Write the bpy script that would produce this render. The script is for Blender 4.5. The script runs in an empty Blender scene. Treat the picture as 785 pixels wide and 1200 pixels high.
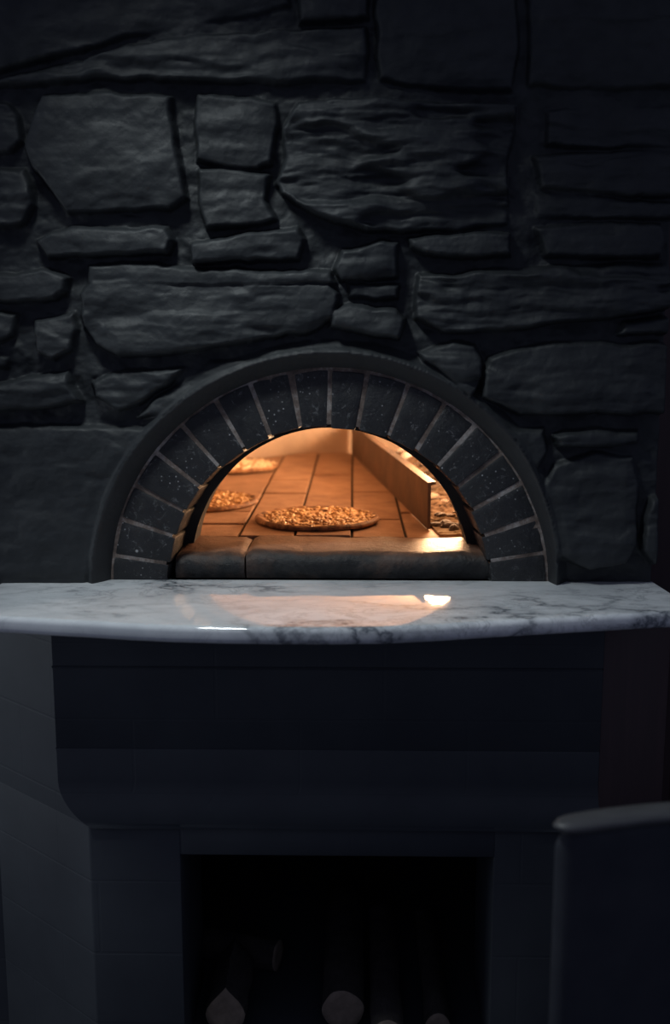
import bpy, bmesh, math, random
import numpy as np
from mathutils import Vector, Matrix, noise as mn
R = math.radians
S = bpy.context.scene
COL = S.collection

# ------------------------------------------------------------------ camera
H = 1.10                      # height of the marble counter
F = 1234.0                    # focal length in pixels of the 785x1200 frame
CAM = Vector((0, -2.0, H + 0.475))
ROT = (Matrix.Rotation(R(1.0), 3, 'Z') @ Matrix.Rotation(R(90 - 9.65), 3, 'X'))
cd = bpy.data.cameras.new('camera'); cam = bpy.data.objects.new('camera', cd); COL.objects.link(cam)
cam.location = CAM; cam.rotation_euler = ROT.to_euler()
cd.sensor_fit = 'VERTICAL'; cd.sensor_height = 36; cd.sensor_width = 36; cd.lens = F / 1200 * 36
cd.dof.use_dof = True; cd.dof.focus_distance = 2.08; cd.dof.aperture_fstop = 2.0
cd.clip_start = 0.05
S.camera = cam

def ray(px, py):
    return ROT @ Vector(((px - 392.5) / F, -(py - 600) / F, -1))
def onY(px, py, y):           # the point of the plane Y=y that the photo shows at px,py
    d = ray(px, py); return CAM + d * ((y - CAM.y) / d.y)
def onZ(px, py, z):
    d = ray(px, py); return CAM + d * ((z - CAM.z) / d.z)

# ------------------------------------------------------------------ helpers
def link(name, me, mat=None, parent=None, smooth=False):
    o = bpy.data.objects.new(name, me); COL.objects.link(o)
    if mat: me.materials.append(mat)
    if parent: o.parent = parent
    if smooth:
        for p in me.polygons: p.use_smooth = True
    return o
def obj(name, bm, mat=None, parent=None, smooth=False, origin=None):
    if origin is not None: bmesh.ops.translate(bm, vec=-Vector(origin), verts=bm.verts)
    bmesh.ops.recalc_face_normals(bm, faces=bm.faces)
    me = bpy.data.meshes.new(name); bm.to_mesh(me); bm.free()
    o = link(name, me, mat, parent, smooth)
    if origin is not None: o.location = origin
    return o
def thing(name, label, cat, loc=(0, 0, 0), rz=0, group=None):
    o = bpy.data.objects.new(name, None); COL.objects.link(o); o.empty_display_size = .05
    o.location = loc; o.rotation_euler = (0, 0, rz)
    o['label'] = label; o['category'] = cat
    if group: o['group'] = group
    return o
def tag(o, label, cat, group=None, kind=None):
    o['label'] = label; o['category'] = cat
    if group: o['group'] = group
    if kind: o['kind'] = kind
    return o
def auto_smooth(o, ang=35):
    me = o.data
    for p in me.polygons: p.use_smooth = True
    me.set_sharp_from_angle(angle=R(ang))

def box(bm, x0, x1, y0, y1, z0, z1, bev=0.0, seg=2):
    vs = [bm.verts.new(p) for p in ((x0,y0,z0),(x1,y0,z0),(x1,y1,z0),(x0,y1,z0),(x0,y0,z1),(x1,y0,z1),(x1,y1,z1),(x0,y1,z1))]
    fs = [bm.faces.new([vs[i] for i in q]) for q in ((0,3,2,1),(4,5,6,7),(0,1,5,4),(1,2,6,5),(2,3,7,6),(3,0,4,7))]
    if bev: bmesh.ops.bevel(bm, geom=list({e for f in fs for e in f.edges}), offset=bev, segments=seg, affect='EDGES', profile=.5)
    return vs
def prism(bm, pts, z0, z1, bev=0.0, seg=2):
    lo = [bm.verts.new((p[0], p[1], z0)) for p in pts]; hi = [bm.verts.new((p[0], p[1], z1)) for p in pts]
    fs = [bm.faces.new(lo[::-1]), bm.faces.new(hi)]; n = len(pts)
    for i in range(n): fs.append(bm.faces.new((lo[i], lo[(i+1) % n], hi[(i+1) % n], hi[i])))
    if bev: bmesh.ops.bevel(bm, geom=list({e for f in fs for e in f.edges}), offset=bev, segments=seg, affect='EDGES', profile=.5)
def tube(bm, path, rads, n=12, flat=1.0, cap=True):
    rings = []
    for i, p in enumerate(path):
        p = Vector(p); a = Vector(path[max(i-1, 0)]); b = Vector(path[min(i+1, len(path)-1)])
        t = (b - a).normalized(); u = t.cross(Vector((0, 0, 1)))
        if u.length < .05: u = t.cross(Vector((0, 1, 0)))
        u.normalize(); v = u.cross(t)
        r = rads[i] if isinstance(rads, (list, tuple)) else rads
        rings.append([bm.verts.new(p + u * math.cos(2*math.pi*k/n) * r + v * math.sin(2*math.pi*k/n) * r * flat) for k in range(n)])
    for i in range(len(rings) - 1):
        for k in range(n): bm.faces.new((rings[i][k], rings[i][(k+1) % n], rings[i+1][(k+1) % n], rings[i+1][k]))
    if cap: bm.faces.new(rings[0][::-1]); bm.faces.new(rings[-1])

# numpy value noise
_rng = np.random.RandomState(7); _T = _rng.rand(256, 256)
def vn(x, y):
    xi = np.floor(x).astype(int); yi = np.floor(y).astype(int); fx = x - xi; fy = y - yi
    fx = fx*fx*(3-2*fx); fy = fy*fy*(3-2*fy)
    a = _T[xi & 255, yi & 255]; b = _T[(xi+1) & 255, yi & 255]; c = _T[xi & 255, (yi+1) & 255]; d = _T[(xi+1) & 255, (yi+1) & 255]
    return (a*(1-fx)+b*fx)*(1-fy) + (c*(1-fx)+d*fx)*fy - .5
def fbm(x, y, o=4):
    s = 0; a = 1.0
    for k in range(o):
        s = s + a * vn(x * 2**k + 17.3*k, y * 2**k + 9.1*k); a *= .5
    return s

# ------------------------------------------------------------------ materials
class N:
    def __init__(s, name):
        s.m = bpy.data.materials.new(name); s.m.use_nodes = True; s.t = s.m.node_tree; s.n = s.t.nodes; s.b = s.n['Principled BSDF']
        s.tc = s.n.new('ShaderNodeTexCoord')
    def new(s, t, **k):
        n = s.n.new(t)
        for a, v in k.items():
            if hasattr(n, a) and not a.startswith('i_'): setattr(n, a, v)
        return n
    def l(s, a, b): s.t.links.new(a, b)
    def noise(s, scale, detail=5, rough=.55, dist=0, vec=None, sc=None):
        n = s.n.new('ShaderNodeTexNoise'); n.inputs['Scale'].default_value = scale; n.inputs['Detail'].default_value = detail
        n.inputs['Roughness'].default_value = rough; n.inputs['Distortion'].default_value = dist
        v = vec or s.tc.outputs['Object']
        if sc:
            mp = s.n.new('ShaderNodeMapping'); mp.inputs['Scale'].default_value = sc; s.l(v, mp.inputs['Vector']); v = mp.outputs[0]
        s.l(v, n.inputs['Vector']); return n.outputs['Fac']
    def voro(s, scale, feature='F1', rnd=1):
        n = s.n.new('ShaderNodeTexVoronoi'); n.feature = feature; n.inputs['Scale'].default_value = scale
        n.inputs['Randomness'].default_value = rnd; s.l(s.tc.outputs['Object'], n.inputs['Vector']); return n.outputs['Distance']
    def ramp(s, fac, stops):
        n = s.n.new('ShaderNodeValToRGB'); e = n.color_ramp.elements
        while len(e) < len(stops): e.new(.5)
        for el, (p, c) in zip(e, stops):
            el.position = p; el.color = (c, c, c, 1) if isinstance(c, (int, float)) else (*c, 1)
        s.l(fac, n.inputs['Fac']); return n.outputs['Color']
    def mix(s, f, a, b, mode='MIX'):
        n = s.n.new('ShaderNodeMix'); n.data_type = 'RGBA'; n.blend_type = mode
        for sock, v in ((n.inputs[0], f), (n.inputs[6], a), (n.inputs[7], b)):
            if isinstance(v, (int, float)): sock.default_value = v
            elif isinstance(v, tuple): sock.default_value = (*v, 1)
            else: s.l(v, sock)
        return n.outputs[2]
    def math(s, op, a, b=0):
        n = s.n.new('ShaderNodeMath'); n.operation = op
        for sock, v in ((n.inputs[0], a), (n.inputs[1], b)):
            if isinstance(v, (int, float)): sock.default_value = v
            else: s.l(v, sock)
        return n.outputs[0]
    def sep(s):
        n = s.n.new('ShaderNodeSeparateXYZ'); s.l(s.tc.outputs['Object'], n.inputs[0]); return n.outputs
    def col(s, c):
        if isinstance(c, tuple): s.b.inputs['Base Color'].default_value = (*c, 1)
        else: s.l(c, s.b.inputs['Base Color'])
    def rough(s, r):
        if isinstance(r, (int, float)): s.b.inputs['Roughness'].default_value = r
        else: s.l(r, s.b.inputs['Roughness'])
    def bump(s, h, strength=.3, dist=.003):
        n = s.n.new('ShaderNodeBump'); n.inputs['Strength'].default_value = strength; n.inputs['Distance'].default_value = dist
        s.l(h, n.inputs['Height']); s.l(n.outputs[0], s.b.inputs['Normal'])
    def spec(s, v): s.b.inputs['Specular IOR Level'].default_value = v

def m_paintstone():
    n = N('charcoal painted stone')
    n.col(n.ramp(n.noise(9, 8, .65), [(.3, (.013, .0155, .018)), (.7, (.0225, .026, .0295))]))
    n.rough(n.ramp(n.noise(30, 4), [(.3, .5), (.7, .72)])); n.spec(.4)
    n.bump(n.noise(140, 6, .7), .4, .0025); return n.m
def m_plaster():
    n = N('charcoal painted plaster')
    n.col(n.ramp(n.noise(5, 6, .6), [(.3, (.034, .039, .049)), (.7, (.050, .057, .068))]))
    n.rough(.6); n.spec(.35)
    # faint block joints telegraphing through the paint
    x = n.sep(); u = n.math('SUBTRACT', x[0], x[1])
    cb = n.n.new('ShaderNodeCombineXYZ'); n.l(u, cb.inputs[0]); n.l(x[2], cb.inputs[1])
    br = n.n.new('ShaderNodeTexBrick'); n.l(cb.outputs[0], br.inputs['Vector']); br.inputs['Scale'].default_value = 1
    br.inputs['Brick Width'].default_value = .31; br.inputs['Row Height'].default_value = .145; br.inputs['Mortar Size'].default_value = .0028
    br.inputs['Mortar Smooth'].default_value = .4; br.inputs['Color1'].default_value = br.inputs['Color2'].default_value = (1, 1, 1, 1); br.inputs['Mortar'].default_value = (0, 0, 0, 1)
    h = n.mix(.25, br.outputs['Color'], n.noise(60, 5, .6)); n.bump(h, .22, .004); return n.m
def m_reddark():
    n = N('dark red brown wood')
    n.col(n.ramp(n.noise(6, 6, .6, .6, sc=(6, 6, .5)), [(.3, (.030, .014, .016)), (.7, (.048, .023, .025))])); n.rough(.55); return n.m
def m_brick():
    n = N('soot blackened brick')
    base = n.ramp(n.noise(14, 8, .7), [(.3, (.008, .0085, .010)), (.62, (.019, .0195, .022)), (.8, (.045, .045, .049))])
    v = n.voro(95); sp = n.ramp(v, [(.07, 1), (.19, 0)]); gate = n.ramp(n.noise(13, 4), [(.5, 0), (.6, .8)])
    f = n.math('MULTIPLY', sp, gate)
    v2 = n.voro(31); sp2 = n.ramp(v2, [(.07, 1), (.13, 0)]); gate2 = n.ramp(n.noise(15, 2, sc=(1, 1, 1.3)), [(.55, 0), (.6, 1)])
    f = n.math('MAXIMUM', f, n.math('MULTIPLY', sp2, gate2))
    scr = n.ramp(n.noise(38, 9, .82, 1.6), [(.56, 0), (.70, .42)])
    f = n.math('MAXIMUM', f, scr)
    n.col(n.mix(f, base, (.42, .42, .43))); n.rough(n.ramp(n.noise(40, 4), [(.3, .38), (.7, .65)]))
    n.bump(n.noise(80, 7, .7), .6, .004); return n.m
def m_mortar():
    n = N('grey brown mortar')
    n.col(n.ramp(n.noise(10, 7, .75), [(.34, (.035, .024, .02)), (.5, (.15, .115, .10)), (.68, (.42, .40, .39))])); n.rough(.9)
    n.bump(n.noise(150, 5, .7), .5, .003); return n.m
def m_marble():
    n = N('white grey veined marble')
    nn = n.n.new('ShaderNodeTexNoise'); nn.inputs['Scale'].default_value = 3.2; nn.inputs['Detail'].default_value = 7; nn.inputs['Roughness'].default_value = .62
    mp = n.n.new('ShaderNodeMapping'); mp.inputs['Rotation'].default_value = (0, 0, R(35)); mp.inputs['Scale'].default_value = (1, 1.9, 1)
    n.l(n.tc.outputs['Object'], mp.inputs[0]); n.l(mp.outputs[0], nn.inputs['Vector'])
    a = n.math('ABSOLUTE', n.math('SUBTRACT', nn.outputs['Fac'], .5)); vein = n.ramp(a, [(0, 1), (.022, .35), (.07, 0)])
    n2 = n.noise(9, 8, .7, .8, vec=mp.outputs[0]); a2 = n.math('ABSOLUTE', n.math('SUBTRACT', n2, .52)); vein2 = n.ramp(a2, [(0, .6), (.012, .25), (.04, 0)])
    gate = n.ramp(n.noise(2.6, 3), [(.42, .15), (.6, 1)])
    v = n.math('MULTIPLY', n.math('MAXIMUM', vein, vein2), gate)
    cloud = n.ramp(n.noise(4, 7, .65, .5, vec=mp.outputs[0]), [(.3, (.56, .59, .62)), (.65, (.80, .82, .84))])
    n.col(n.mix(v, cloud, (.10, .115, .135))); n.rough(n.ramp(n.noise(6, 3), [(.3, .035), (.7, .07)])); n.spec(.8)
    return n.m
def m_hearth():
    n = N('terracotta hearth tile')
    n.col(n.ramp(n.noise(12, 7, .65), [(.28, (.22, .12, .07)), (.55, (.36, .215, .13)), (.8, (.47, .30, .19))])); n.rough(.8)
    n.bump(n.noise(60, 6, .7), .5, .004); return n.m
def m_joint():
    n = N('black hearth joint'); n.col((.02, .012, .008)); n.rough(.95); return n.m
def m_ledge():
    n = N('sooty fired brick ledge')
    x = n.sep(); d = n.math('ADD', n.math('MULTIPLY', x[1], 1), n.math('MULTIPLY', n.noise(16, 5, .65), .05))
    f = n.ramp(n.math('MULTIPLY', d, 5), [(.20, 0), (.42, 1)])        # worn clear of soot away from the front edge
    red = n.ramp(n.noise(13, 7, .7), [(.3, (.10, .052, .036)), (.7, (.26, .145, .095))])
    blk = n.ramp(n.noise(28, 6, .7), [(.35, (.005, .0055, .006)), (.68, (.024, .024, .025))])
    n.col(n.mix(f, blk, red)); n.rough(.5); n.spec(.42); n.bump(n.noise(50, 7, .7), .7, .005); return n.m
def m_dome():
    n = N('firebrick oven chamber')
    n.col(n.ramp(n.noise(3.5, 6, .6), [(.3, (.34, .26, .20)), (.7, (.56, .44, .34))])); n.rough(.9)
    n.bump(n.noise(18, 6, .65), .5, .01); return n.m
def m_divider():
    n = N('heat tinted steel')
    n.col(n.ramp(n.noise(12, 6, .6), [(.3, (.075, .045, .03)), (.7, (.17, .105, .068))])); n.rough(.6); n.b.inputs['Metallic'].default_value = .15
    n.bump(n.noise(50, 5), .2, .002); return n.m
def m_ember():
    n = N('glowing embers and ash')
    a = n.noise(42, 8, .75, .6, sc=(.8, 1.0, 1)); hot = n.ramp(a, [(.36, .3), (.46, .75), (.56, .95), (.72, 1)])
    ecol = n.ramp(a, [(.41, (.04, .010, .003)), (.47, (.30, .10, .03)), (.56, (.46, .18, .06)), (.70, (.85, .42, .17))])
    n.col(n.ramp(a, [(.42, (.006, .004, .003)), (.6, (.03, .018, .012))])); n.rough(1); n.spec(0); n.l(ecol, n.b.inputs['Emission Color'])
    n.l(hot, n.b.inputs['Emission Strength']); n.bump(n.noise(60, 6), .6, .006); return n.m
def m_hot():
    n = N('white hot ember')
    ecol = n.ramp(n.noise(30, 5, .7), [(.35, (1, .42, .14)), (.6, (1, .78, .5))])
    n.col((.2, .1, .06)); n.l(ecol, n.b.inputs['Emission Color']); n.b.inputs['Emission Strength'].default_value = 1.1; return n.m
def m_coal():
    n = N('charcoal'); n.col(n.ramp(n.noise(40, 5), [(.3, (.03, .018, .012)), (.7, (.12, .08, .055))])); n.rough(.9); n.bump(n.noise(90, 4), .6, .003); return n.m
def m_crust():
    n = N('baked crust')
    n.col(n.ramp(n.noise(38, 7, .7), [(.34, (.05, .02, .01)), (.50, (.26, .12, .05)), (.72, (.62, .38, .19))])); n.rough(.65)
    n.bump(n.noise(120, 5), .5, .002); return n.m
def m_topping():
    n = N('golden browned topping')
    n.col(n.ramp(n.noise(60, 6, .7), [(.36, (.12, .045, .015)), (.47, (.50, .26, .09)), (.58, (.86, .62, .33)), (.7, (.95, .80, .55))])); n.rough(.38)
    n.bump(n.noise(220, 4), .4, .001); return n.m
def m_cheese(): 
    n = N('pale melted cheese'); n.col(n.ramp(n.noise(40, 5, .6), [(.33, (.70, .42, .20)), (.55, (.92, .80, .58))])); n.rough(.4); return n.m
def m_bark():
    n = N('dark log bark'); n.col(n.ramp(n.noise(26, 7, .7), [(.3, (.022, .019, .018)), (.7, (.075, .066, .062))])); n.rough(.95)
    n.bump(n.noise(40, 6, .7, sc=(3, .6, 3)), .9, .008); return n.m
def m_cut():
    n = N('sawn log end'); n.col(n.ramp(n.noise(45, 5, .6), [(.3, (.16, .125, .10)), (.7, (.27, .215, .17))])); n.rough(.9); n.bump(n.noise(120, 4), .4, .002); return n.m
def m_chair():
    n = N('dark grey leather'); n.col(n.ramp(n.noise(15, 5, .6), [(.3, (.030, .033, .043)), (.7, (.042, .045, .055))])); n.rough(.85); n.spec(.2); n.bump(n.noise(70, 4), .2, .001); return n.m
def m_floor():
    n = N('dark stone floor tile')
    br = n.n.new('ShaderNodeTexBrick'); n.l(n.tc.outputs['Object'], br.inputs['Vector']); br.offset = 0; br.inputs['Scale'].default_value = 1
    br.inputs['Brick Width'].default_value = .4; br.inputs['Row Height'].default_value = .4; br.inputs['Mortar Size'].default_value = .004
    br.inputs['Color1'].default_value = (.03, .03, .033, 1); br.inputs['Color2'].default_value = (.04, .038, .038, 1); br.inputs['Mortar'].default_value = (.012, .012, .012, 1)
    n.col(br.outputs['Color']); n.rough(.5); n.bump(n.noise(30, 4), .2, .002); return n.m
def m_band():
    n = N('dark reveal'); n.col(n.ramp(n.noise(12, 6, .6), [(.3, (.010, .0105, .0125)), (.7, (.018, .019, .0215))])); n.rough(.6); n.bump(n.noise(110, 6, .7), .4, .003); return n.m  # reveal round the arch, a darker tone than the stonework
def m_soot():
    n = N('soot'); n.col(n.ramp(n.noise(20, 6, .6), [(.3, (.008, .007, .007)), (.7, (.03, .022, .018))])); n.rough(.85); n.bump(n.noise(60, 6), .4, .003); return n.m
def m_rail():
    n = N('rail with painted top light'); n.col(n.ramp(n.noise(18, 5, .6, sc=(1, 8, 8)), [(.3, (.055, .056, .06)), (.7, (.09, .091, .095))])); n.rough(.45); return n.m  # paler than the backrest: light falling on its top is put into the colour
M = dict(band=m_band(), soot=m_soot(), rail=m_rail(), stone=m_paintstone(), plaster=m_plaster(), red=m_reddark(), brick=m_brick(), mortar=m_mortar(), marble=m_marble(), hearth=m_hearth(),
         joint=m_joint(), ledge=m_ledge(), dome=m_dome(), div=m_divider(), ember=m_ember(), hot=m_hot(), coal=m_coal(), crust=m_crust(),
         topping=m_topping(), cheese=m_cheese(), bark=m_bark(), cut=m_cut(), chair=m_chair(), floor=m_floor())

# ------------------------------------------------------------------ arch measures (brick face lies in Y=0)
AC = onY(385, 689, 0); AX, AZ = AC.x, AC.z
R_IN = (onY(573, 668, 0).x - onY(197, 668, 0).x) / 2 * 1.0
R_IN = (R_IN + (onY(385, 500, 0).z - AZ)) / 2
R_OUT = ((onY(640, 676, 0).x - onY(127, 673, 0).x) / 2 + (onY(385, 433, 0).z - AZ)) / 2
print('arch', AX, AZ - H, R_IN, R_OUT)
WY = -.030                     # mean face of the stonework
R_LIP = R_OUT + .033

# ------------------------------------------------------------------ stone wall: one relief mesh
stones = [  # outline in the photo, relief in m, strata amount
 ([(-60,-40),(340,-40),(338,4),(300,16),(200,30),(120,48),(60,66),(0,80),(-60,88)], .020, .3),
 ([(-60,100),(0,90),(66,75),(148,52),(204,42),(300,36),(428,27),(431,60),(429,95),(330,97),(220,94),(130,91),(40,97),(-60,100)], .026, .6),
 ([(345,-40),(432,-40),(432,18),(350,24)], .018, .2),
 ([(442,-40),(604,-40),(609,20),(608,60),(600,104),(540,104),(470,98),(446,92),(440,60)], .024, .2),
 ([(620,-40),(860,-40),(860,100),(700,103),(622,98)], .022, .3),
 ([(48,109),(130,107),(198,111),(205,150),(212,195),(217,232),(200,245),(80,251),(62,225),(40,200),(28,170),(35,140)], .034, .15),
 ([(227,110),(270,112),(322,118),(324,150),(318,190),(300,197),(262,195),(228,187)], .026, .35),
 ([(230,197),(262,194),(316,202),(311,235),(322,258),(290,266),(240,267),(233,240)], .032, .25),
 ([(348,120),(420,115),(500,118),(607,121),(606,150),(598,178),(595,215),(596,262),(540,271),(430,271),(375,254),(330,228),(322,212),(334,185),(330,150)], .040, 1.7),
 ([(-60,112),(6,118),(20,135),(25,165),(10,178),(-60,184)], .022, .3),
 ([(-60,198),(0,197),(28,195),(36,215),(38,240),(28,262),(-60,268)], .030, .5),
 ([(640,128),(860,120),(860,170),(740,172),(642,170)], .020, .6),
 ([(626,182),(700,176),(860,176),(860,224),(740,230),(690,226),(636,218)], .026, .7),
 ([(630,226),(662,221),(740,234),(860,236),(860,254),(740,256),(632,254)], .022, .4),
 ([(628,266),(700,260),(776,262),(782,280),(776,300),(740,304),(640,300)], .032, .3),
 ([(42,282),(60,272),(85,266),(150,269),(196,264),(203,280),(195,297),(110,300),(56,301)], .040, .3),
 ([(222,283),(290,273),(350,267),(360,280),(350,304),(290,306),(225,307)], .040, .3),
 ([(400,292),(450,281),(466,284),(465,326),(425,330),(398,330),(391,315)], .036, .6),
 ([(478,279),(540,272),(598,272),(600,299),(560,303),(500,299),(482,290)], .036, .25),
 ([(-60,322),(0,320),(40,318),(55,316),(81,326),(78,340),(62,350),(0,353),(-60,354)], .044, .4),
 ([(104,311),(145,307),(250,314),(387,317),(393,334),(240,336),(150,334),(102,334)], .036, .15),
 ([(107,327),(142,324),(240,328),(385,332),(396,345),(392,375),(370,388),(290,400),(230,412),(140,418),(115,405),(97,382),(93,345)], .037, .45),
 ([(40,376),(86,365),(91,385),(83,412),(62,422),(42,414)], .038, .6),
 ([(406,332),(468,334),(467,351),(410,350)], .026, .2),
 ([(390,362),(410,357),(465,362),(473,373),(468,398),(440,394),(388,384)], .042, .3),
 ([(488,322),(560,318),(650,311),(860,304),(860,352),(785,362),(700,374),(620,384),(520,389),(486,372)], .034, 1.4),
 ([(-60,452),(0,449),(30,440),(78,434),(86,455),(95,470),(60,478),(0,483),(-60,485)], .040, .5),
 ([(-60,366),(0,365),(20,368),(15,395),(0,402),(-60,406)], .034, .3),
 ([(-60,415),(0,416),(9,420),(6,431),(-60,438)], .026, .2),
 ([(105,446),(145,434),(215,430),(195,452),(160,474),(140,482),(112,466)], .034, .6),
 ([(244,424),(296,421),(250,446),(200,486),(160,488),(176,472),(222,440)], .024, .4),
 ([(490,414),(530,400),(558,402),(566,420),(563,450),(552,468),(520,440),(495,424)], .036, .6),
 ([(574,418),(600,408),(650,402),(860,402),(860,486),(700,485),(610,487),(566,466),(566,436)], .037, .35),
 ([(735,377),(785,370),(860,366),(860,392),(725,391)], .030, .3),
 ([(-60,500),(0,500),(40,498),(110,500),(176,500),(150,540),(118,600),(104,660),(100,690),(-60,692)], .027, .22),
 ([(648,510),(664,506),(700,503),(752,506),(751,520),(706,526),(655,524)], .036, .3),
 ([(638,570),(650,544),(700,532),(744,537),(750,560),(748,640),(735,660),(690,668),(652,652),(640,610)], .031, .35),
 ([(757,606),(764,585),(778,580),(778,660),(765,664),(753,645)], .030, .3),
 ([(596,505),(640,503),(641,530),(630,548)], .024, .3),
]
def seg_d(px, pz, ax, az, bx, bz):
    dx, dz = bx-ax, bz-az; L = dx*dx + dz*dz + 1e-12
    t = np.clip(((px-ax)*dx + (pz-az)*dz)/L, 0, 1); return np.hypot(px-ax-t*dx, pz-az-t*dz)
def build_wall():
    x0, x1 = onY(0, 600, WY).x - .42, onY(767, 681, WY).x
    z0, z1 = H - .03, 2.50
    st = .0027; nx = int((x1-x0)/st) + 1; nz = int((z1-z0)/st) + 1
    xs = np.linspace(x0, x1, nx); zs = np.linspace(z0, z1, nz); X, Z = np.meshgrid(xs, zs)
    wx = X + .006*fbm(X*22, Z*22) ; wz = Z + .006*fbm(X*22+40, Z*22+7)
    base = .009 + .012*fbm(X*7, Z*9) + .008*fbm(X*24+5, Z*30+3)
    Hh = base.copy()
    polys = [([(p.x, p.z) for p in (onY(a, b, WY) for a, b in pts)], h, s) for pts, h, s in stones]
    # stones of the same masonry that carry on above and to the left of the view
    rnd = random.Random(5); z = onY(0, -45, WY).z + .03
    while z < z1:
        hh = rnd.uniform(.07, .14); x = x0 + rnd.uniform(-.1, 0)
        while x < x1:
            w = rnd.uniform(.12, .34); j = lambda: rnd.uniform(-.008, .008)
            polys.append(([(x+j(), z+hh+j()), (x+w*.5, z+hh+j()), (x+w+j(), z+hh+j()), (x+w+j(), z+j()), (x+w*.4, z+j()), (x+j(), z+j())], rnd.uniform(.02, .036), .5)); x += w + .018
        z += hh + .016
    z = H - .02; xr = onY(-62, 500, WY).x - .02
    while z < onY(0, -45, WY).z:
        hh = rnd.uniform(.06, .15); x = xr
        while x > x0:
            w = rnd.uniform(.12, .28); j = lambda: rnd.uniform(-.008, .008)
            polys.append(([(x+j(), z+hh+j()), (x-w*.5, z+hh+j()), (x-w+j(), z+hh+j()), (x-w+j(), z+j()), (x-w*.4, z+j()), (x+j(), z+j())], rnd.uniform(.02, .036), .5)); x -= w + .018
        z += hh + .016
    for k, (P, h, s) in enumerate(polys):
        mxx = max(p[0] for p in P) + .03; mnx = min(p[0] for p in P) - .03; mxz = max(p[1] for p in P) + .03; mnz = min(p[1] for p in P) - .03
        i0, i1 = np.searchsorted(xs, [mnx, mxx]); j0, j1 = np.searchsorted(zs, [mnz, mxz])
        if i1 <= i0 or j1 <= j0: continue
        sl = (slice(j0, j1), slice(i0, i1)); px, pz = wx[sl], wz[sl]
        d = np.full(px.shape, 9.); ins = np.zeros(px.shape, bool)
        for a in range(len(P)):
            ax, az = P[a]; bx, bz = P[(a+1) % len(P)]
            d = np.minimum(d, seg_d(px, pz, ax, az, bx, bz))
            c = (az > pz) != (bz > pz)
            with np.errstate(divide='ignore', invalid='ignore'): xx = (bx-ax)*(pz-az)/(bz-az+1e-12) + ax
            ins ^= c & (px < xx)
        sd = np.where(ins, d, -d); cz = (mxz+mnz)/2; ht = mxz-mnz
        up = np.clip((pz-cz)/max(ht-.06, .02)*2, -1, 1); e = np.clip((sd + .002)/(.0085+.001*up), 0, 1); prof = np.sin(e*math.pi/2)**.8
        dome = .004*np.clip(sd/.03, 0, 1)
        tilt = -(pz-cz)/max(ht, .05)*.010
        o = k*3.7
        rel = .010*fbm(px*9+o, pz*12+o, 3) + s*.010*fbm(px*6+o, pz*42+o, 4) + .002*fbm(px*50+o, pz*60, 3)
        # flaked steps, as in split stone
        stp = fbm(px*5+o*2, pz*16+o, 3); rel = rel + s*.007*np.tanh(stp*14)
        top = .004 + h*.90 + dome + tilt + rel
        Hh[sl] = np.where(prof > 0, np.maximum(Hh[sl], base[sl]*(1-prof) + top*prof), Hh[sl])
    # render flared around the arch
    rr = np.hypot(X-AX, Z-AZ) + .003*fbm(X*9, Z*9)
    lip = .036 + .004*fbm(X*12, Z*12)
    below = Z < AZ
    rr = np.where(below, np.abs(X-AX), rr)
    ang = np.arctan2(X-AX, Z-AZ); RL = R_LIP - .020*np.clip((ang-.9)/.6, 0, 1)
    t = np.clip((rr-R_OUT)/(RL-R_OUT), 0, 1)
    cone = -.004 + (lip+.004)*np.clip(t*1.15, 0, 1)**.75
    near = np.clip((rr-RL)/.022, 0, 1)                       # smooth collar just outside the lip
    Hh = np.where(rr < RL, cone, np.where(near < 1, (np.maximum(lip-.004, Hh*.6+lip*.3))*(1-near) + Hh*near, Hh))
    # the top ring of the collar is a thin raised bead
    Hh += .004*np.exp(-((rr-RL-.003)/.003)**2)
    # straight cut where the wall meets the horizontal string joint
    V = np.stack([X.ravel(), (-Hh).ravel(), Z.ravel()], 1)
    idx = np.arange(nx*nz).reshape(nz, nx)
    keepv = rr > R_OUT - .012
    a, b, c, d_ = idx[:-1, :-1], idx[:-1, 1:], idx[1:, 1:], idx[1:, :-1]
    kf = keepv[:-1, :-1] & keepv[:-1, 1:] & keepv[1:, 1:] & keepv[1:, :-1]
    Fq = np.stack([a[kf], b[kf], c[kf], d_[kf]], 1)
    # right corner returns into the depth
    n0 = len(V); side = np.array([[x1 + .004*math.sin(i*.13), .30, zs[i]] for i in range(nz)])
    V = np.vstack([V, side]); q = [(idx[i, -1], n0+i, n0+i+1, idx[i+1, -1]) for i in range(nz-1)]
    Fq = np.vstack([Fq, np.array(q)])
    used = np.unique(Fq); remap = -np.ones(len(V), int); remap[used] = np.arange(len(used)); V = V[used]; Fq = remap[Fq]
    me = bpy.data.meshes.new('wall_back'); me.vertices.add(len(V)); me.vertices.foreach_set('co', V.astype(np.float32).ravel())
    me.loops.add(Fq.size); me.loops.foreach_set('vertex_index', Fq.astype(np.int32).ravel())
    me.polygons.add(len(Fq)); me.polygons.foreach_set('loop_start', np.arange(0, Fq.size, 4, dtype=np.int32)); me.polygons.foreach_set('loop_total', np.full(len(Fq), 4, np.int32))
    me.update(); me.validate()
    o = link('wall_back', me, M['stone'], None, True); o['kind'] = 'structure'
    me.materials.append(M['band'])
    fc = V[Fq].mean(1); ii = (np.abs(fc[:, 0]-AX)*(fc[:, 2] < AZ) + np.hypot(fc[:, 0]-AX, fc[:, 2]-AZ)*(fc[:, 2] >= AZ))
    an = np.arctan2(fc[:, 0]-AX, fc[:, 2]-AZ); lim = R_LIP - .020*np.clip((an-.9)/.6, 0, 1) - .001
    if len(me.polygons) == len(Fq): me.polygons.foreach_set('material_index', (ii < lim).astype(np.int32))
    else: print('face count changed')
    return x0, x1
WX0, WX1 = build_wall()

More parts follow.
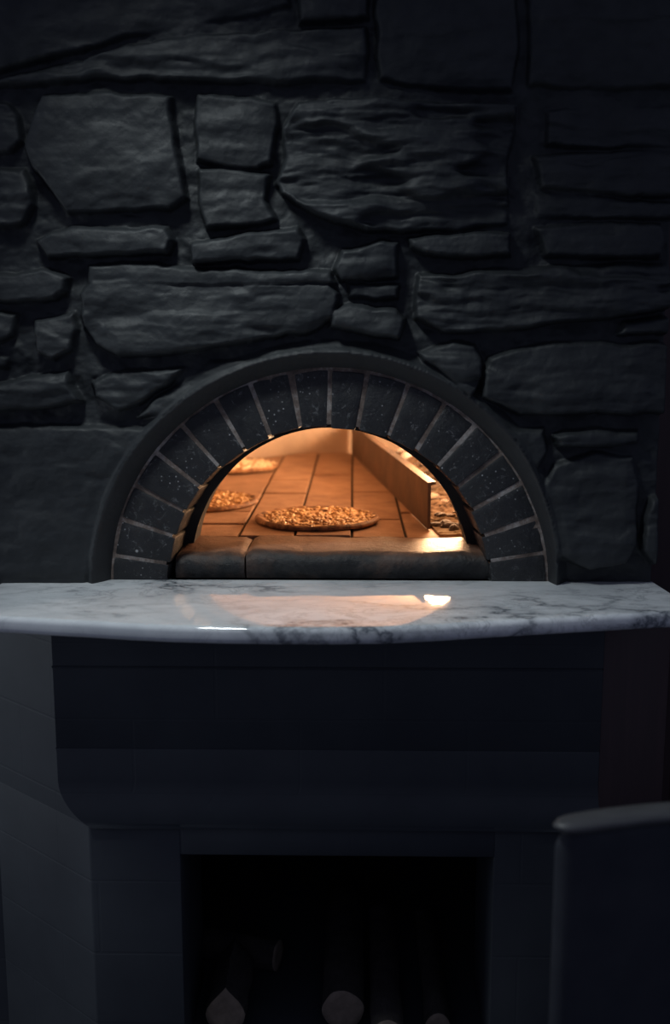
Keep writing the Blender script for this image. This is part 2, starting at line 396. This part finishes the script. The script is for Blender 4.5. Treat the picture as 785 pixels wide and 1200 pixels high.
bm = bmesh.new(); box(bm, -2.6, 2.6, -3.2, 2.4, -.05, 0); o = obj('floor', bm, M['floor']); o['kind'] = 'structure'
# the wooden wall beyond the masonry's right corner
bm = bmesh.new()
box(bm, WX1 + .004, 2.6, .30, .36, 0, 2.5)
for k in range(12):
    xx = WX1 + .004 + k*.16; box(bm, xx, xx + .148, .285, .302, 0, 2.5, .004, 1)
o = obj('wall_right', bm, M['red']); o['kind'] = 'structure'
# lower masonry left of the oven base
lx0 = onY(62, 790, -.15).x - .145*1.18 + .01
bm = bmesh.new(); box(bm, WX0, lx0, -.004, .06, 0, H - .03, .004); o = obj('wall_left', bm, M['plaster']); o['kind'] = 'structure'

# ------------------------------------------------------------------ pizza oven
oven = thing('pizza_oven', 'wood-fired brick pizza oven with a soot-black arched mouth and glowing inside', 'oven', (AX, 0, H))
OV = Vector((AX, 0, H))
def ovpart(name, bm, mat, smooth=False, kind=None, label=None):
    bmesh.ops.translate(bm, vec=-OV, verts=bm.verts); o = obj(name, bm, mat, oven, smooth)
    if kind: o['kind'] = kind
    if label: o['label'] = label
    return o
ED = .20                       # depth of the mouth tunnel
def arch_sector(bm, a0, a1, r0, r1, y0, y1, n=4, bev=0.0, taper=0.0):
    # angles from vertical, clockwise seen from the front
    g = {}
    for i in range(n+1):
        a = a0 + (a1-a0)*i/n
        for jr, r in enumerate((r0, r1)):
            for jy, y in enumerate((y0, y1)):
                rr = r - (taper if (jr == 0 and jy == 1) else 0)
                g[i, jr, jy] = bm.verts.new((AX + rr*math.sin(a), y, max(AZ + rr*math.cos(a), H + .0005)))
    fs = []
    for i in range(n):
        for q in (((0,0),(1,0)), ((1,0),(1,1)), ((1,1),(0,1)), ((0,1),(0,0))):
            fs.append(bm.faces.new((g[(i, *q[0])], g[(i, *q[1])], g[(i+1, *q[1])], g[(i+1, *q[0])])))
    for i in (0, n): fs.append(bm.faces.new([g[(i, *q)] for q in ((0,0),(1,0),(1,1),(0,1))]))
    bmesh.ops.recalc_face_normals(bm, faces=fs)
    if bev:
        es = [e for e in {e for f in fs for e in f.edges} if len(e.link_faces) == 2 and e.calc_face_angle(0) > .5]
        bmesh.ops.bevel(bm, geom=es, offset=bev, segments=2, affect='EDGES', profile=.5)
rnd = random.Random(3)
edges = [-93, -81.5, -71.1, -61.6, -51.2, -41.2, -30.4, -20.6, -9.6, .3, 10, 21, 31.4, 41.2, 51, 60.6, 70.5, 80.2, 93]
bm = bmesh.new()
for a, b in zip(edges[:-1], edges[1:]):
    g = .5 + rnd.uniform(-.12, .15)
    if a == -93: g = .25
    arch_sector(bm, R(a+g), R(b-g), R_IN + rnd.uniform(-.002, .003), R_OUT - .003 + rnd.uniform(-.0015, .0015), rnd.uniform(-.0045, -.002), ED, 4, .0032, .012)
for v in bm.verts:
    nv = mn.noise_vector(v.co*45)*.0016; v.co += nv
o = ovpart('brick_arch', bm, M['brick']); auto_smooth(o, 40)
bm = bmesh.new()
arch_sector(bm, R(-92.5), R(92.5), R_IN + .006, R_OUT + .003, -.0012, ED - .01, 96, 0)
o = ovpart('arch_mortar', bm, M['mortar'])

# soot-black lining ring, set back inside the brick ring and a little narrower
bm = bmesh.new(); g0 = None
for i in range(61):
    a = R(-90 + 180*i/60); q = abs(math.sin(a)); r1 = R_IN - .010 - .018*q**2 + .0015*mn.noise(Vector((i*.3, 0, 0)))
    cy = lambda r_: max(H, AZ + r_*math.cos(a))
    ringv = [bm.verts.new((AX + r_*math.sin(a), y, cy(r_))) for r_, y in ((r1, .105), (R_IN+.004, .105), (R_IN+.004, ED-.002), (r1, ED-.002))]
    if g0:
        for k in range(4): bm.faces.new((g0[k], g0[(k+1) % 4], ringv[(k+1) % 4], ringv[k]))
    g0 = ringv
o = ovpart('mouth_lining', bm, M['soot']); auto_smooth(o, 40)

# ledge across the mouth: two long bricks with worn round noses
LH = .052; LZ = H + LH
def ledge(x0, x1, seed):
    prof = [(.004, 0), (.002, .018), (.004, .033), (.012, .044), (.024, .050), (.045, .052), (.09, .053), (.165, .052), (.170, .044), (.170, 0)]
    n = max(6, int((x1-x0)/.012)); rows = []
    bm = bmesh.new()
    for i in range(n+1):
        t = i/n; x = x0 + (x1-x0)*t; e = min(t, 1-t)*(x1-x0); s = 1 - .12*math.exp(-(e/.006)**2); row = []
        for y, z in prof:
            p = Vector((x, y + .012, H + z*s)); w = mn.noise_vector(p*14 + Vector((seed, 0, 0)))*.0045 if z > .01 else Vector((0, 0, 0)); w.x *= .5
            q = mn.noise_vector(p*60)*.0012; row.append(bm.verts.new(p + w + (q if z > .01 else q*0)))
        rows.append(row)
    for i in range(n):
        for k in range(len(prof)-1): bm.faces.new((rows[i][k], rows[i][k+1], rows[i+1][k+1], rows[i+1][k]))
    bm.faces.new(rows[0]); bm.faces.new(rows[-1][::-1])
    bmesh.ops.subdivide_edges(bm, edges=[e for e in bm.edges if e.calc_length() < .03], cuts=1, smooth=0)
    return bm
xl, xc, xr = onY(206, 660, .02).x, onY(288, 655, .02).x, onY(570, 660, .02).x
o = ovpart('threshold_brick', ledge(xl, xc - .0015, 1), M['ledge']); auto_smooth(o, 50)
o = ovpart('threshold_brick', ledge(xc + .0015, xr + .012, 4), M['ledge']); auto_smooth(o, 50)

# hearth floor: slabs with open joints
FZ = LZ - .003
def fx(px, py): p = onZ(px, py, FZ); return p
xA = fx(306, 581).x; xB = fx(412.7, 566).x; xC = fx(469, 602).x
yy = lambda py: onZ(400, py, FZ).y
rows = [  # column x0, x1, list of joint Y positions
 (AX-.66, xA, [ED-.003, yy(614), yy(600), yy(570), yy(552), yy(537), 1.9]),
 (xA, fx(360, 577).x, [ED-.003, yy(614), yy(578), yy(563), yy(546), 1.9]),
 (fx(360, 577).x, xB, [ED-.003, yy(612), yy(575.5), yy(556), yy(540), 1.9]),
 (xB, xC, [ED-.003, yy(607.6), yy(576), yy(553), 1.9]),
 (xC, AX+.60, [ED-.003, yy(600), yy(565), 1.9])]
bm = bmesh.new()
for a, b, ys in rows:
    for c, d in zip(ys[:-1], ys[1:]):
        dz = rnd.uniform(-.003, .002); g = .0028; gy = g*1.5
        box(bm, a+g, b-g, c+gy, d-gy, FZ-.04, FZ+dz, .0025, 2)
o = ovpart('hearth_floor', bm, M['hearth'])
bm = bmesh.new(); box(bm, AX-.66, AX+.62, ED-.03, 1.92, FZ-.06, FZ-.006); ovpart('hearth_bed', bm, M['joint'])

# chamber: vaulted dome
CX, RX, RY = AX - .01, .62, 1.60
bm = bmesh.new(); nu, nv = 96, 22; rings = []
for j in range(nv+1):
    if j <= 4: z = FZ - .02 + .16*j/4; s = 1.0
    else:
        a = (j-4)/(nv-4)*math.pi/2; z = FZ + .14 + .30*math.sin(a); s = math.cos(a)
    ring = []
    for i in range(nu):
        th = math.pi*i/(nu-1); p = Vector((CX + RX*s*math.cos(th), ED - .004 + RY*s*math.sin(th), z))
        if 0 < i < nu-1: p += mn.noise_vector(p*5)*.006
        ring.append(bm.verts.new(p))
    rings.append(ring)
for j in range(nv):
    for i in range(nu-1):
        q = (rings[j][i], rings[j][i+1], rings[j+1][i+1], rings[j+1][i])
        try: bm.faces.new(q)
        except ValueError: pass
# front wall of the chamber around the tunnel mouth
ri = R_IN - .010; prev = None
for i in range(49):
    a = R(-90 + 180*i/48); r2 = .615
    u = bm.verts.new((AX + ri*math.sin(a), ED - .003, AZ + ri*math.cos(a) if abs(math.cos(a)) > .04 else H))
    w = bm.verts.new((AX + r2*math.sin(a), ED - .003, max(H, AZ + r2*math.cos(a)*.85)))
    if prev: bm.faces.new((prev[0], u, w, prev[1]))
    prev = (u, w)
bmesh.ops.delete(bm, geom=[v for v in bm.verts if not v.link_faces], context='VERTS')
o = ovpart('domed_chamber', bm, M['dome'], True)

# divider: bent steel plate standing on the hearth, flange towards the fire
d0 = onZ(501, 620, FZ+.001); d1 = onZ(412, 531, FZ+.001)
hv = .103; dirv = (d1-d0); dirv.z = 0; L = dirv.length; dirv.normalize(); nrm = Vector((dirv.y, -dirv.x, 0))
bm = bmesh.new()
prof = [(0, 0), (0, hv), (.018, hv+.002), (.018, hv-.004), (.007, hv-.006), (.007, 0)]
rws = []
for i in range(25):
    c = d0 + dirv*(L*i/24); rws.append([bm.verts.new(c + nrm*(a + mn.noise(c*3+Vector((9, 0, 0)))*.004) + Vector((0, 0, b))) for a, b in prof])
for i in range(24):
    for k in range(6): bm.faces.new((rws[i][k], rws[i][(k+1) % 6], rws[i+1][(k+1) % 6], rws[i+1][k]))
bm.faces.new(rws[0]); bm.faces.new(rws[-1][::-1])
dv = obj('ember_guard', bm, M['div'], None, False, (d0.x, d0.y, FZ+.001))
tag(dv, 'long brown steel guard plate standing on the hearth beside the embers', 'guard')

# ember bed and its coals, right of the guard
def guard_x(y):
    t = (y - d0.y)/(d1.y-d0.y); return d0.x + (d1.x-d0.x)*t
bm = bmesh.new(); G = {}; ni, nj = 40, 90
def bed_h(x, y, u): return FZ + .002 + .055*math.sin(min(1, max(0, u))*math.pi*.55) * min(1, max(0, (y-ED)/.55)) + .020*mn.fractal(Vector((x, y, 0))*14, 1, 2, 4)*min(1, max(0, y-ED)/.38)
def bed_xy(u, v):
    y = ED + .012 + v*1.25; xa = guard_x(y) + .014; xb = CX + RX*math.sqrt(max(0.05, 1-((y-ED)/RY)**2)) - .02
    xb = min(xb, xa + .55); return xa + (xb-xa)*u, y
for i in range(ni+1):
    for j in range(nj+1):
        x, y = bed_xy(i/ni, j/nj); G[i, j] = bm.verts.new((x, y, max(bed_h(x, y, i/ni), FZ+.001)))
for i in range(ni):
    for j in range(nj): bm.faces.new((G[i, j], G[i+1, j], G[i+1, j+1], G[i, j+1]))
eb = obj('ember_bed', bm, M['ember'], None, True, (d0.x + .2, .6, FZ)); tag(eb, 'bed of glowing orange embers and ash behind the steel guard', 'embers', kind='stuff')
def lump(seed, r, sx, sy, sz):
    bm = bmesh.new(); bmesh.ops.create_icosphere(bm, subdivisions=2, radius=r)
    for v in bm.verts:
        n_ = 1 + .45*mn.noise(v.co*(.9/r) + Vector((seed*5.1, 0, 0))); v.co = Vector((v.co.x*sx, v.co.y*sy, v.co.z*sz))*n_
    return bm
cb = []
for k in range(4):
    o = obj('charcoal_lump', lump(k, .016, 1.6, .8, .7), M['coal'], None, False); cb.append(o)
rnd = random.Random(21)
ks = 0
for k in range(70):
    u, v = rnd.uniform(.02, .5), rnd.uniform(.01, .8)
    x, y = bed_xy(u, v); o = cb[k] if k < 4 else cb[k % 4].copy()
    if k >= 4: COL.objects.link(o)
    s = rnd.uniform(.3, 1.0); o.scale = (s, s, s); o.rotation_euler = (rnd.uniform(-.4, .4), rnd.uniform(-.4, .4), rnd.uniform(0, 6))
    o.location = (x, y, bed_h(x, y, u) + .002*s)
    tag(o, 'small dark charcoal lump lying in the glowing embers behind the guard', 'charcoal', 'charcoal lumps in the embers')
for k, (px, py, s) in enumerate(((487, 536, 1.5), (478, 528, 1.1), (521, 566, .45))):
    p = onZ(px, py, FZ + .035); o = obj('glowing_ember', lump(k+9, .02, 1.4, 1, .8), M['hot']); o.location = p; o.scale = (s, s, s)
    tag(o, ['largest white-hot ember behind the middle of the guard', 'smaller white-hot ember just behind the largest one', 'bright orange ember near the front end of the guard'][k], 'ember')

# ------------------------------------------------------------------ pizzas
def pizza(name_label, px, py, rad, seed, pale=False, rim=.0115):
    c = onZ(px, py, FZ + .004); t = thing('pizza', name_label, 'pizza', (c.x, c.y, FZ + .002), seed*1.1)
    bm = bmesh.new(); na, nr = 96, 26; G = {}
    def rr(a): return rad*(1 + .035*mn.noise(Vector((math.cos(a)*1.6, math.sin(a)*1.6, seed))) + .012*mn.noise(Vector((math.cos(a)*7, math.sin(a)*7, seed))))
    prof = [(0, .005), (.3, .005), (.6, .0055), (.80, .006), (.87, .008), (.92, rim), (.96, rim+.001), (.99, rim*.75), (1.0, rim*.4), (.985, .001), (.9, 0), (0, 0)]
    cols = []
    for i in range(na):
        a = 2*math.pi*i/na; R_ = rr(a); cl = []
        for u, z in prof:
            if u == 0: cl.append(None); continue
            zz = z + (.004*mn.noise(Vector((math.cos(a)*5, math.sin(a)*5, seed+u))) if .8 < u < 1 and z > .004 else 0)
            cl.append(bm.verts.new((math.cos(a)*R_*u, math.sin(a)*R_*u, max(zz, 0))))
        cols.append(cl)
    ct = bm.verts.new((0, 0, .005)); cbm = bm.verts.new((0, 0, 0))
    for i in range(na):
        A, B = cols[i], cols[(i+1) % na]
        bm.faces.new((ct, A[1], B[1]))
        for k in range(1, len(prof)-2): bm.faces.new((A[k], A[k+1], B[k+1], B[k]))
        bm.faces.new((A[-2], cbm, B[-2]))
    obj('crust', bm, M['crust'], t, True)
    bm = bmesh.new(); rd = random.Random(seed); n = 300 if pale else 430; big = 1.5 if pale else 1
    for k in range(n):
        r = math.sqrt(rd.random())*rad*.91; a = rd.uniform(0, 2*math.pi)
        mt = Matrix.Translation((r*math.cos(a), r*math.sin(a), .007 + rd.uniform(0, .004))) @ Matrix.Rotation(rd.uniform(0, 6.3), 4, 'Z') @ Matrix.Rotation(rd.uniform(-.5, .5), 4, 'X') @ Matrix.Diagonal((rd.uniform(.7, 1.5), rd.uniform(.4, .8), rd.uniform(.35, .6), 1))
        res = bmesh.ops.create_icosphere(bm, subdivisions=1, radius=rd.uniform(.005, .0085)*big, matrix=mt)
    for v in bm.verts: v.co += mn.noise_vector(v.co*160 + Vector((seed, 0, 0)))*.0018
    o = obj('topping', bm, M['cheese'] if pale else M['topping'], t, True); o['kind'] = 'stuff'
    bm = bmesh.new(); ce = bm.verts.new((0, 0, .0085)); vs = []
    for i in range(64):
        a = 2*math.pi*i/64; vs.append(bm.verts.new((math.cos(a)*rr(a)*.89, math.sin(a)*rr(a)*.89, .0085)))
    for i in range(64): bm.faces.new((ce, vs[i], vs[(i+1) % 64]))
    obj('sauce', bm, M['cheese'] if pale else M['topping'], t)
    return t
pizza('golden pizza lying nearest the mouth, the largest of the three', 372, 609, .142, 1)
pizza('browned pizza at the left of the hearth, half hidden by the arch', 233, 588.5, .150, 2)
pizza('pale cheese pizza farthest back on the left of the hearth', 269, 547, .160, 3, True)

# ------------------------------------------------------------------ marble counter
pts = []
front = [(-60,736),(0,741),(50,744),(102,747),(150,750),(204,752.5),(260,754),(320,755),(385,755.3),(450,754.3),(520,750.8),(553,748.5),(600,745.5),(650,742.5),(720,738.5),(785,735),(850,731)]
TH = .030
fr = [onZ(a, b, H-TH+.003) for a, b in front]
bl = onY(4, 681, -.03); brt = onY(766, 683, -.03)
fr = [p for p in fr if bl.x - .0 <= p.x <= brt.x + .03]
fr = [Vector((bl.x, fr[0].y - .0, 0))] + fr[0:] if fr[0].x > bl.x + .01 else fr
poly = [(bl.x - .01, .0)] + [(p.x, p.y) for p in fr] + [(brt.x + .03, fr[-1].y + .02), (brt.x + .012, .0)]
bm = bmesh.new()
lo = [bm.verts.new((x, y, H-TH)) for x, y in poly]; hi = [bm.verts.new((x, y, H)) for x, y in poly]; n = len(poly)
fs = [bm.faces.new(lo[::-1]), bm.faces.new(hi)]
for i in range(n): fs.append(bm.faces.new((lo[i], lo[(i+1) % n], hi[(i+1) % n], hi[i])))
bmesh.ops.recalc_face_normals(bm, faces=bm.faces)
es = [e for e in bm.edges if abs(e.verts[0].co.z - e.verts[1].co.z) < .001 and min(e.verts[0].co.y, e.verts[1].co.y) < -.02]
bmesh.ops.bevel(bm, geom=es, offset=.010, segments=5, affect='EDGES', profile=.5)
mc = obj('marble_counter', bm, M['marble'], None, True, (0, -.15, H-TH)); auto_smooth(mc, 30)
tag(mc, 'white grey-veined marble counter slab with a bowed front under the oven mouth', 'counter')

# ------------------------------------------------------------------ oven base
base = thing('oven_base', 'black painted masonry oven base with a log niche under the marble', 'oven base', (AX, -.1, 0))
BO = Vector((AX, -.1, 0))
def bpart(name, bm, mat, smooth=False, label=None, ang=35):
    bmesh.ops.translate(bm, vec=-BO, verts=bm.verts); o = obj(name, bm, mat, base); auto_smooth(o, ang)
    if label: o['label'] = label
    return o
Ya, Yp = -.15, -.21
P0 = onY(62, 790, Ya)                       # upper left corner of the front, the left face runs back from here
XR = onY(706, 800, Ya).x
Zc0, Zc1 = onY(80, 915, Ya).z, onY(100, 969, Yp).z
def lx(yf): return P0.x + (Ya - yf)*1.18      # left face stands at 45 degrees
lv = [(H-TH, Ya, XR), (onY(300, 781, Ya).z, Ya, XR), (onY(300, 783, Ya).z, Ya+.003, XR), (onY(300, 785, Ya).z, Ya, XR),
      (onY(300, 877, Ya).z, Ya, XR), (onY(300, 879, Ya).z, Ya+.002, XR), (onY(300, 881, Ya).z, Ya, XR)]
for i in range(9):
    t = i/8; lv.append((Zc0 + (Zc1-Zc0)*math.sin(t*math.pi/2), Ya + (Yp-.006-Ya)*(1-math.cos(t*math.pi/2)), XR - .0*t))
bm = bmesh.new(); rws = []
for z, y, xr_ in lv:
    back = .28
    rws.append([bm.verts.new(p) for p in ((lx(y)-(-.005-y)*1.18, -.005, z), (lx(y), y, z), (xr_, y, z), (xr_, back, z), (lx(y)-(-.005-y)*1.18, back, z))])
for a, b in zip(rws[:-1], rws[1:]):
    for k in range(5):
        bm.faces.new((a[k], a[(k+1) % 5], b[(k+1) % 5], b[k]))
bm.faces.new(rws[0]); bm.faces.new(rws[-1][::-1])
bpart('apron', bm, M['plaster'])
# jambs and lintel round the niche
nl, nr_ = onY(213, 1060, Yp).x, onY(577, 1060, Yp).x
nt = onY(395, 1004, Yp).z; JD = .25; NB = .62; nf = .222
xpr = onY(692, 1000, Yp).x
bm = bmesh.new(); prism(bm, [(lx(Yp)-(-.005-Yp)*1.18, -.005), (lx(Yp), Yp), (nl, Yp), (nl, Yp+JD), (nl-.10, Yp+JD), (lx(Yp)-(-.005-Yp)*1.18, Yp+JD)], 0, Zc1+.002, .004, 2)
bpart('niche_jamb', bm, M['plaster'])
bm = bmesh.new(); prism(bm, [(nr_, Yp), (xpr, Yp), (xpr, Yp+JD), (nr_, Yp+JD)], 0, Zc1+.002, .004, 2)
bpart('niche_jamb', bm, M['plaster'])
bm = bmesh.new(); box(bm, nl-.002, nr_+.002, Yp+.0005, Yp+JD, nt, Zc1+.002, .004, 2); bpart('niche_lintel', bm, M['plaster'])
bm = bmesh.new()                            # the hollow behind
box(bm, nl-.02, nr_+.02, Yp+.02, Yp+JD+NB, nf-.04, nf)
box(bm, nl-.02, nr_+.02, Yp+.02, Yp+.06, 0, nf-.001)
box(bm, nl-.16, nl-.12, Yp+JD-.002, Yp+JD+NB, 0, Zc1); box(bm, nr_+.12, nr_+.16, Yp+JD-.002, Yp+JD+NB, 0, Zc1)
box(bm, nl-.16, nr_+.16, Yp+JD+NB, Yp+JD+NB+.04, 0, Zc1); box(bm, nl-.16, nr_+.16, Yp+JD-.002, Yp+JD+NB, Zc1-.04, Zc1)
box(bm, nl-.16, nl-.02, Yp+JD-.002, Yp+JD+NB, nf-.04, nf); box(bm, nr_+.02, nr_+.16, Yp+JD-.002, Yp+JD+NB, nf-.04, nf)
bpart('niche_lining', bm, M['plaster'])
# right cheek of the base
bm = bmesh.new(); prism(bm, [(XR+.001, Ya+.004), (XR+.16, -.02), (XR+.16, .26), (XR+.001, .26)], 0, H-TH-.001, .003, 2)
bpart('side_panel', bm, M['red'], label='dark red-brown side panel')

# ------------------------------------------------------------------ logs in the niche
def log(label, cx, cz, y0, length, r, seed, split=False, rot=(0, 0, 0), z=None):
    t = thing('firewood_log', label, 'log', (cx, y0, cz), 0, 'firewood logs in the niche'); t.rotation_euler = rot
    n = 28; bm = bmesh.new(); rings = []
    def pr(a):
        rr_ = r*(1 + .06*mn.noise(Vector((math.cos(a)*1.5, math.sin(a)*1.5, seed)))) 
        if split:                                    # quarter-split billet: pointed on top
            x = math.cos(a); zz = math.sin(a)
            if zz > 0: return (x*rr_*(1-zz**1.5*.93), zz*rr_*1.45)
            return (x*rr_, zz*rr_*.95)
        return (math.cos(a)*rr_, math.sin(a)*rr_)
    for j in range(13):
        y = length*j/12; rg = []
        for i in range(n):
            x, zz = pr(2*math.pi*i/n); p = Vector((x, y, zz)); w = mn.noise_vector(p*26 + Vector((seed*4, 0, 0)))*.0035; w.y = 0 if j in (0, 12) else w.y
            rg.append(bm.verts.new(p + w))
        rings.append(rg)
    for j in range(12):
        for i in range(n): bm.faces.new((rings[j][i], rings[j][(i+1) % n], rings[j+1][(i+1) % n], rings[j+1][i]))
    bm.faces.new(rings[-1][::-1]); lid = [(v.co.x, v.co.z) for v in rings[0]]
    obj('bark', bm, M['bark'], t, True)
    bm = bmesh.new(); rg = None
    for s, dy in ((1, 0), (.97, -.002), (.6, -.003), (.25, -.002)):
        r2 = [bm.verts.new((x*s, dy, zz*s)) for x, zz in lid]
        if rg:
            for i in range(n): bm.faces.new((rg[i], rg[(i+1) % n], r2[(i+1) % n], r2[i]))
        rg = r2
    bm.faces.new(rg); obj('cut_end', bm, M['cut'], t, True)
    return t
yl = Yp + .07
def lp(px, py, y): p = onY(px, py, y); return p.x, p.z
x, z = lp(264, 1182, yl); log('split log with a pointed pale end at the left of the niche', x, nf+.042, yl, .17, .040, 1, True)
x, z = lp(402, 1187, yl+.02); log('thick round log with a pale sawn end in the middle of the niche', x, nf+.038, yl+.02, .42, .041, 2)
x, z = lp(453, 1207, yl+.0); log('low round log just right of the thick middle log', x, nf+.032, yl-.045, .44, .032, 3)
x, z = lp(511, 1205, yl+.03); log('round log at the right end of the row in the niche', x, nf+.022, yl+.0, .40, .024, 4)
x, z = lp(300, 1150, .1); log('dark log lying crosswise behind the split log', x+.05, nf+.033, .07, .19, .032, 6, rot=(0, 0, R(74)))

# ------------------------------------------------------------------ chair in the right foreground
cz = .95
a = onZ(648, 966, cz); b = onZ(785, 959, cz); dx = (b-a); dx.z = 0; dx.normalize(); rz = math.atan2(dx.y, dx.x)
W = .44; mid = a + dx*(W/2 + .004)
ch = thing('upholstered_chair', 'dark upholstered chair with a rounded backrest at the right edge, before the oven base', 'chair', (mid.x, mid.y, 0), rz + math.pi)
prof = [(-.012, .40), (-.014, .60), (-.016, cz-.05), (-.017, cz-.012), (-.013, cz-.004), (-.004, cz), (.008, cz), (.016, cz-.006), (.019, cz-.02), (.020, .60), (.018, .40)]
bm = bmesh.new(); rg = []
for i in range(33):
    x = -W/2 + W*i/32; q = abs(x)/(W/2); e = max(.12, math.sqrt(max(0, 1-q**14))); y = -.028*(1-q*q)
    rg.append([bm.verts.new((x, y + p*e + .002, z - (1-e)*.03*max(0, (z-cz+.06)/.06))) for p, z in prof])
for i in range(32):
    for k in range(len(prof)): bm.faces.new((rg[i][k], rg[i][(k+1) % len(prof)], rg[i+1][(k+1) % len(prof)], rg[i+1][k]))
bm.faces.new(rg[0]); bm.faces.new(rg[-1][::-1]); obj('backrest', bm, M['chair'], ch, True)
bm = bmesh.new(); rg = []
for i in range(41):
    x = -W/2 - .004 + (W+.008)*i/40; q = min(1, abs(x)/(W/2+.004)); e = max(.15, math.sqrt(max(0, 1-q**16))); y = -.028*(1-q*q) + .002
    rg.append([bm.verts.new((x, y + p*e, cz + z*e)) for p, z in ((-.020, -.010), (-.021, -.002), (-.017, .003), (0, .005), (.017, .003), (.021, -.002), (.020, -.010), (0, -.012))])
for i in range(40):
    for k in range(8): bm.faces.new((rg[i][k], rg[i][(k+1) % 8], rg[i+1][(k+1) % 8], rg[i+1][k]))
bm.faces.new(rg[0]); bm.faces.new(rg[-1][::-1]); o = obj('top_rail', bm, M['rail'], ch, True); o['label'] = 'grey top rail, coloured paler as if lit from above'
for s_ in (-1, 1):
    bm = bmesh.new(); tube(bm, [(s_*.195, -.01, 0), (s_*.192, .02, .30), (s_*.19, .03, .42)], [.013, .017, .019], 12); obj('leg', bm, M['chair'], ch, True)
    bm = bmesh.new(); tube(bm, [(s_*.195, .40, 0), (s_*.19, .39, .42)], [.013, .019], 12); obj('leg', bm, M['chair'], ch, True)
bm = bmesh.new(); prism(bm, [(-.21, .022), (.21, .022), (.22, .43), (-.22, .43)], .41, .475, .02, 4); obj('seat', bm, M['chair'], ch)

# ------------------------------------------------------------------ light
def spot(loc, tgt, e, col, ang, blend, rad):
    l = bpy.data.lights.new('room_lamp', 'SPOT'); l.energy = e; l.color = col; l.spot_size = R(ang); l.spot_blend = blend; l.shadow_soft_size = rad
    o = bpy.data.objects.new('room_lamp', l); COL.objects.link(o); o.location = loc
    o.rotation_euler = (Vector(tgt)-Vector(loc)).to_track_quat('-Z', 'Y').to_euler(); return o
def point(loc, e, col, rad, name='fire_glow'):
    l = bpy.data.lights.new(name, 'POINT'); l.energy = e; l.color = col; l.shadow_soft_size = rad
    o = bpy.data.objects.new(name, l); COL.objects.link(o); o.location = loc; return o
spot((-.52, -.60, H + 1.55), (-.10, -.30, H - .02), 54, (.89, .98, .99), 74, 1.0, .12)
al = bpy.data.lights.new('side_window_light', 'AREA'); al.energy = 5.5; al.color = (.85, .94, 1); al.shape = 'RECTANGLE'; al.size = .5; al.size_y = .9
ao = bpy.data.objects.new('side_window_light', al); COL.objects.link(ao); ao.location = (-2.3, -.30, 1.0)
ao.rotation_euler = (Vector((-.6, -.12, .8))-Vector(ao.location)).to_track_quat('-Z', 'Y').to_euler()
fy = .52
point((guard_x(fy)+.085, fy, FZ + .135), 14, (1, .57, .29), .05)
point((guard_x(1.15)+.24, 1.15, FZ + .20), 25, (1, .60, .33), .06)
w = bpy.data.worlds.new('world'); S.world = w; w.use_nodes = True
bg = w.node_tree.nodes['Background']; bg.inputs[0].default_value = (.41, .455, .68, 1); bg.inputs[1].default_value = .215

S.view_settings.view_transform = 'Standard'; S.view_settings.look = 'None'; S.view_settings.gamma = 1; S.view_settings.exposure = 0
S.view_settings.use_curve_mapping = False
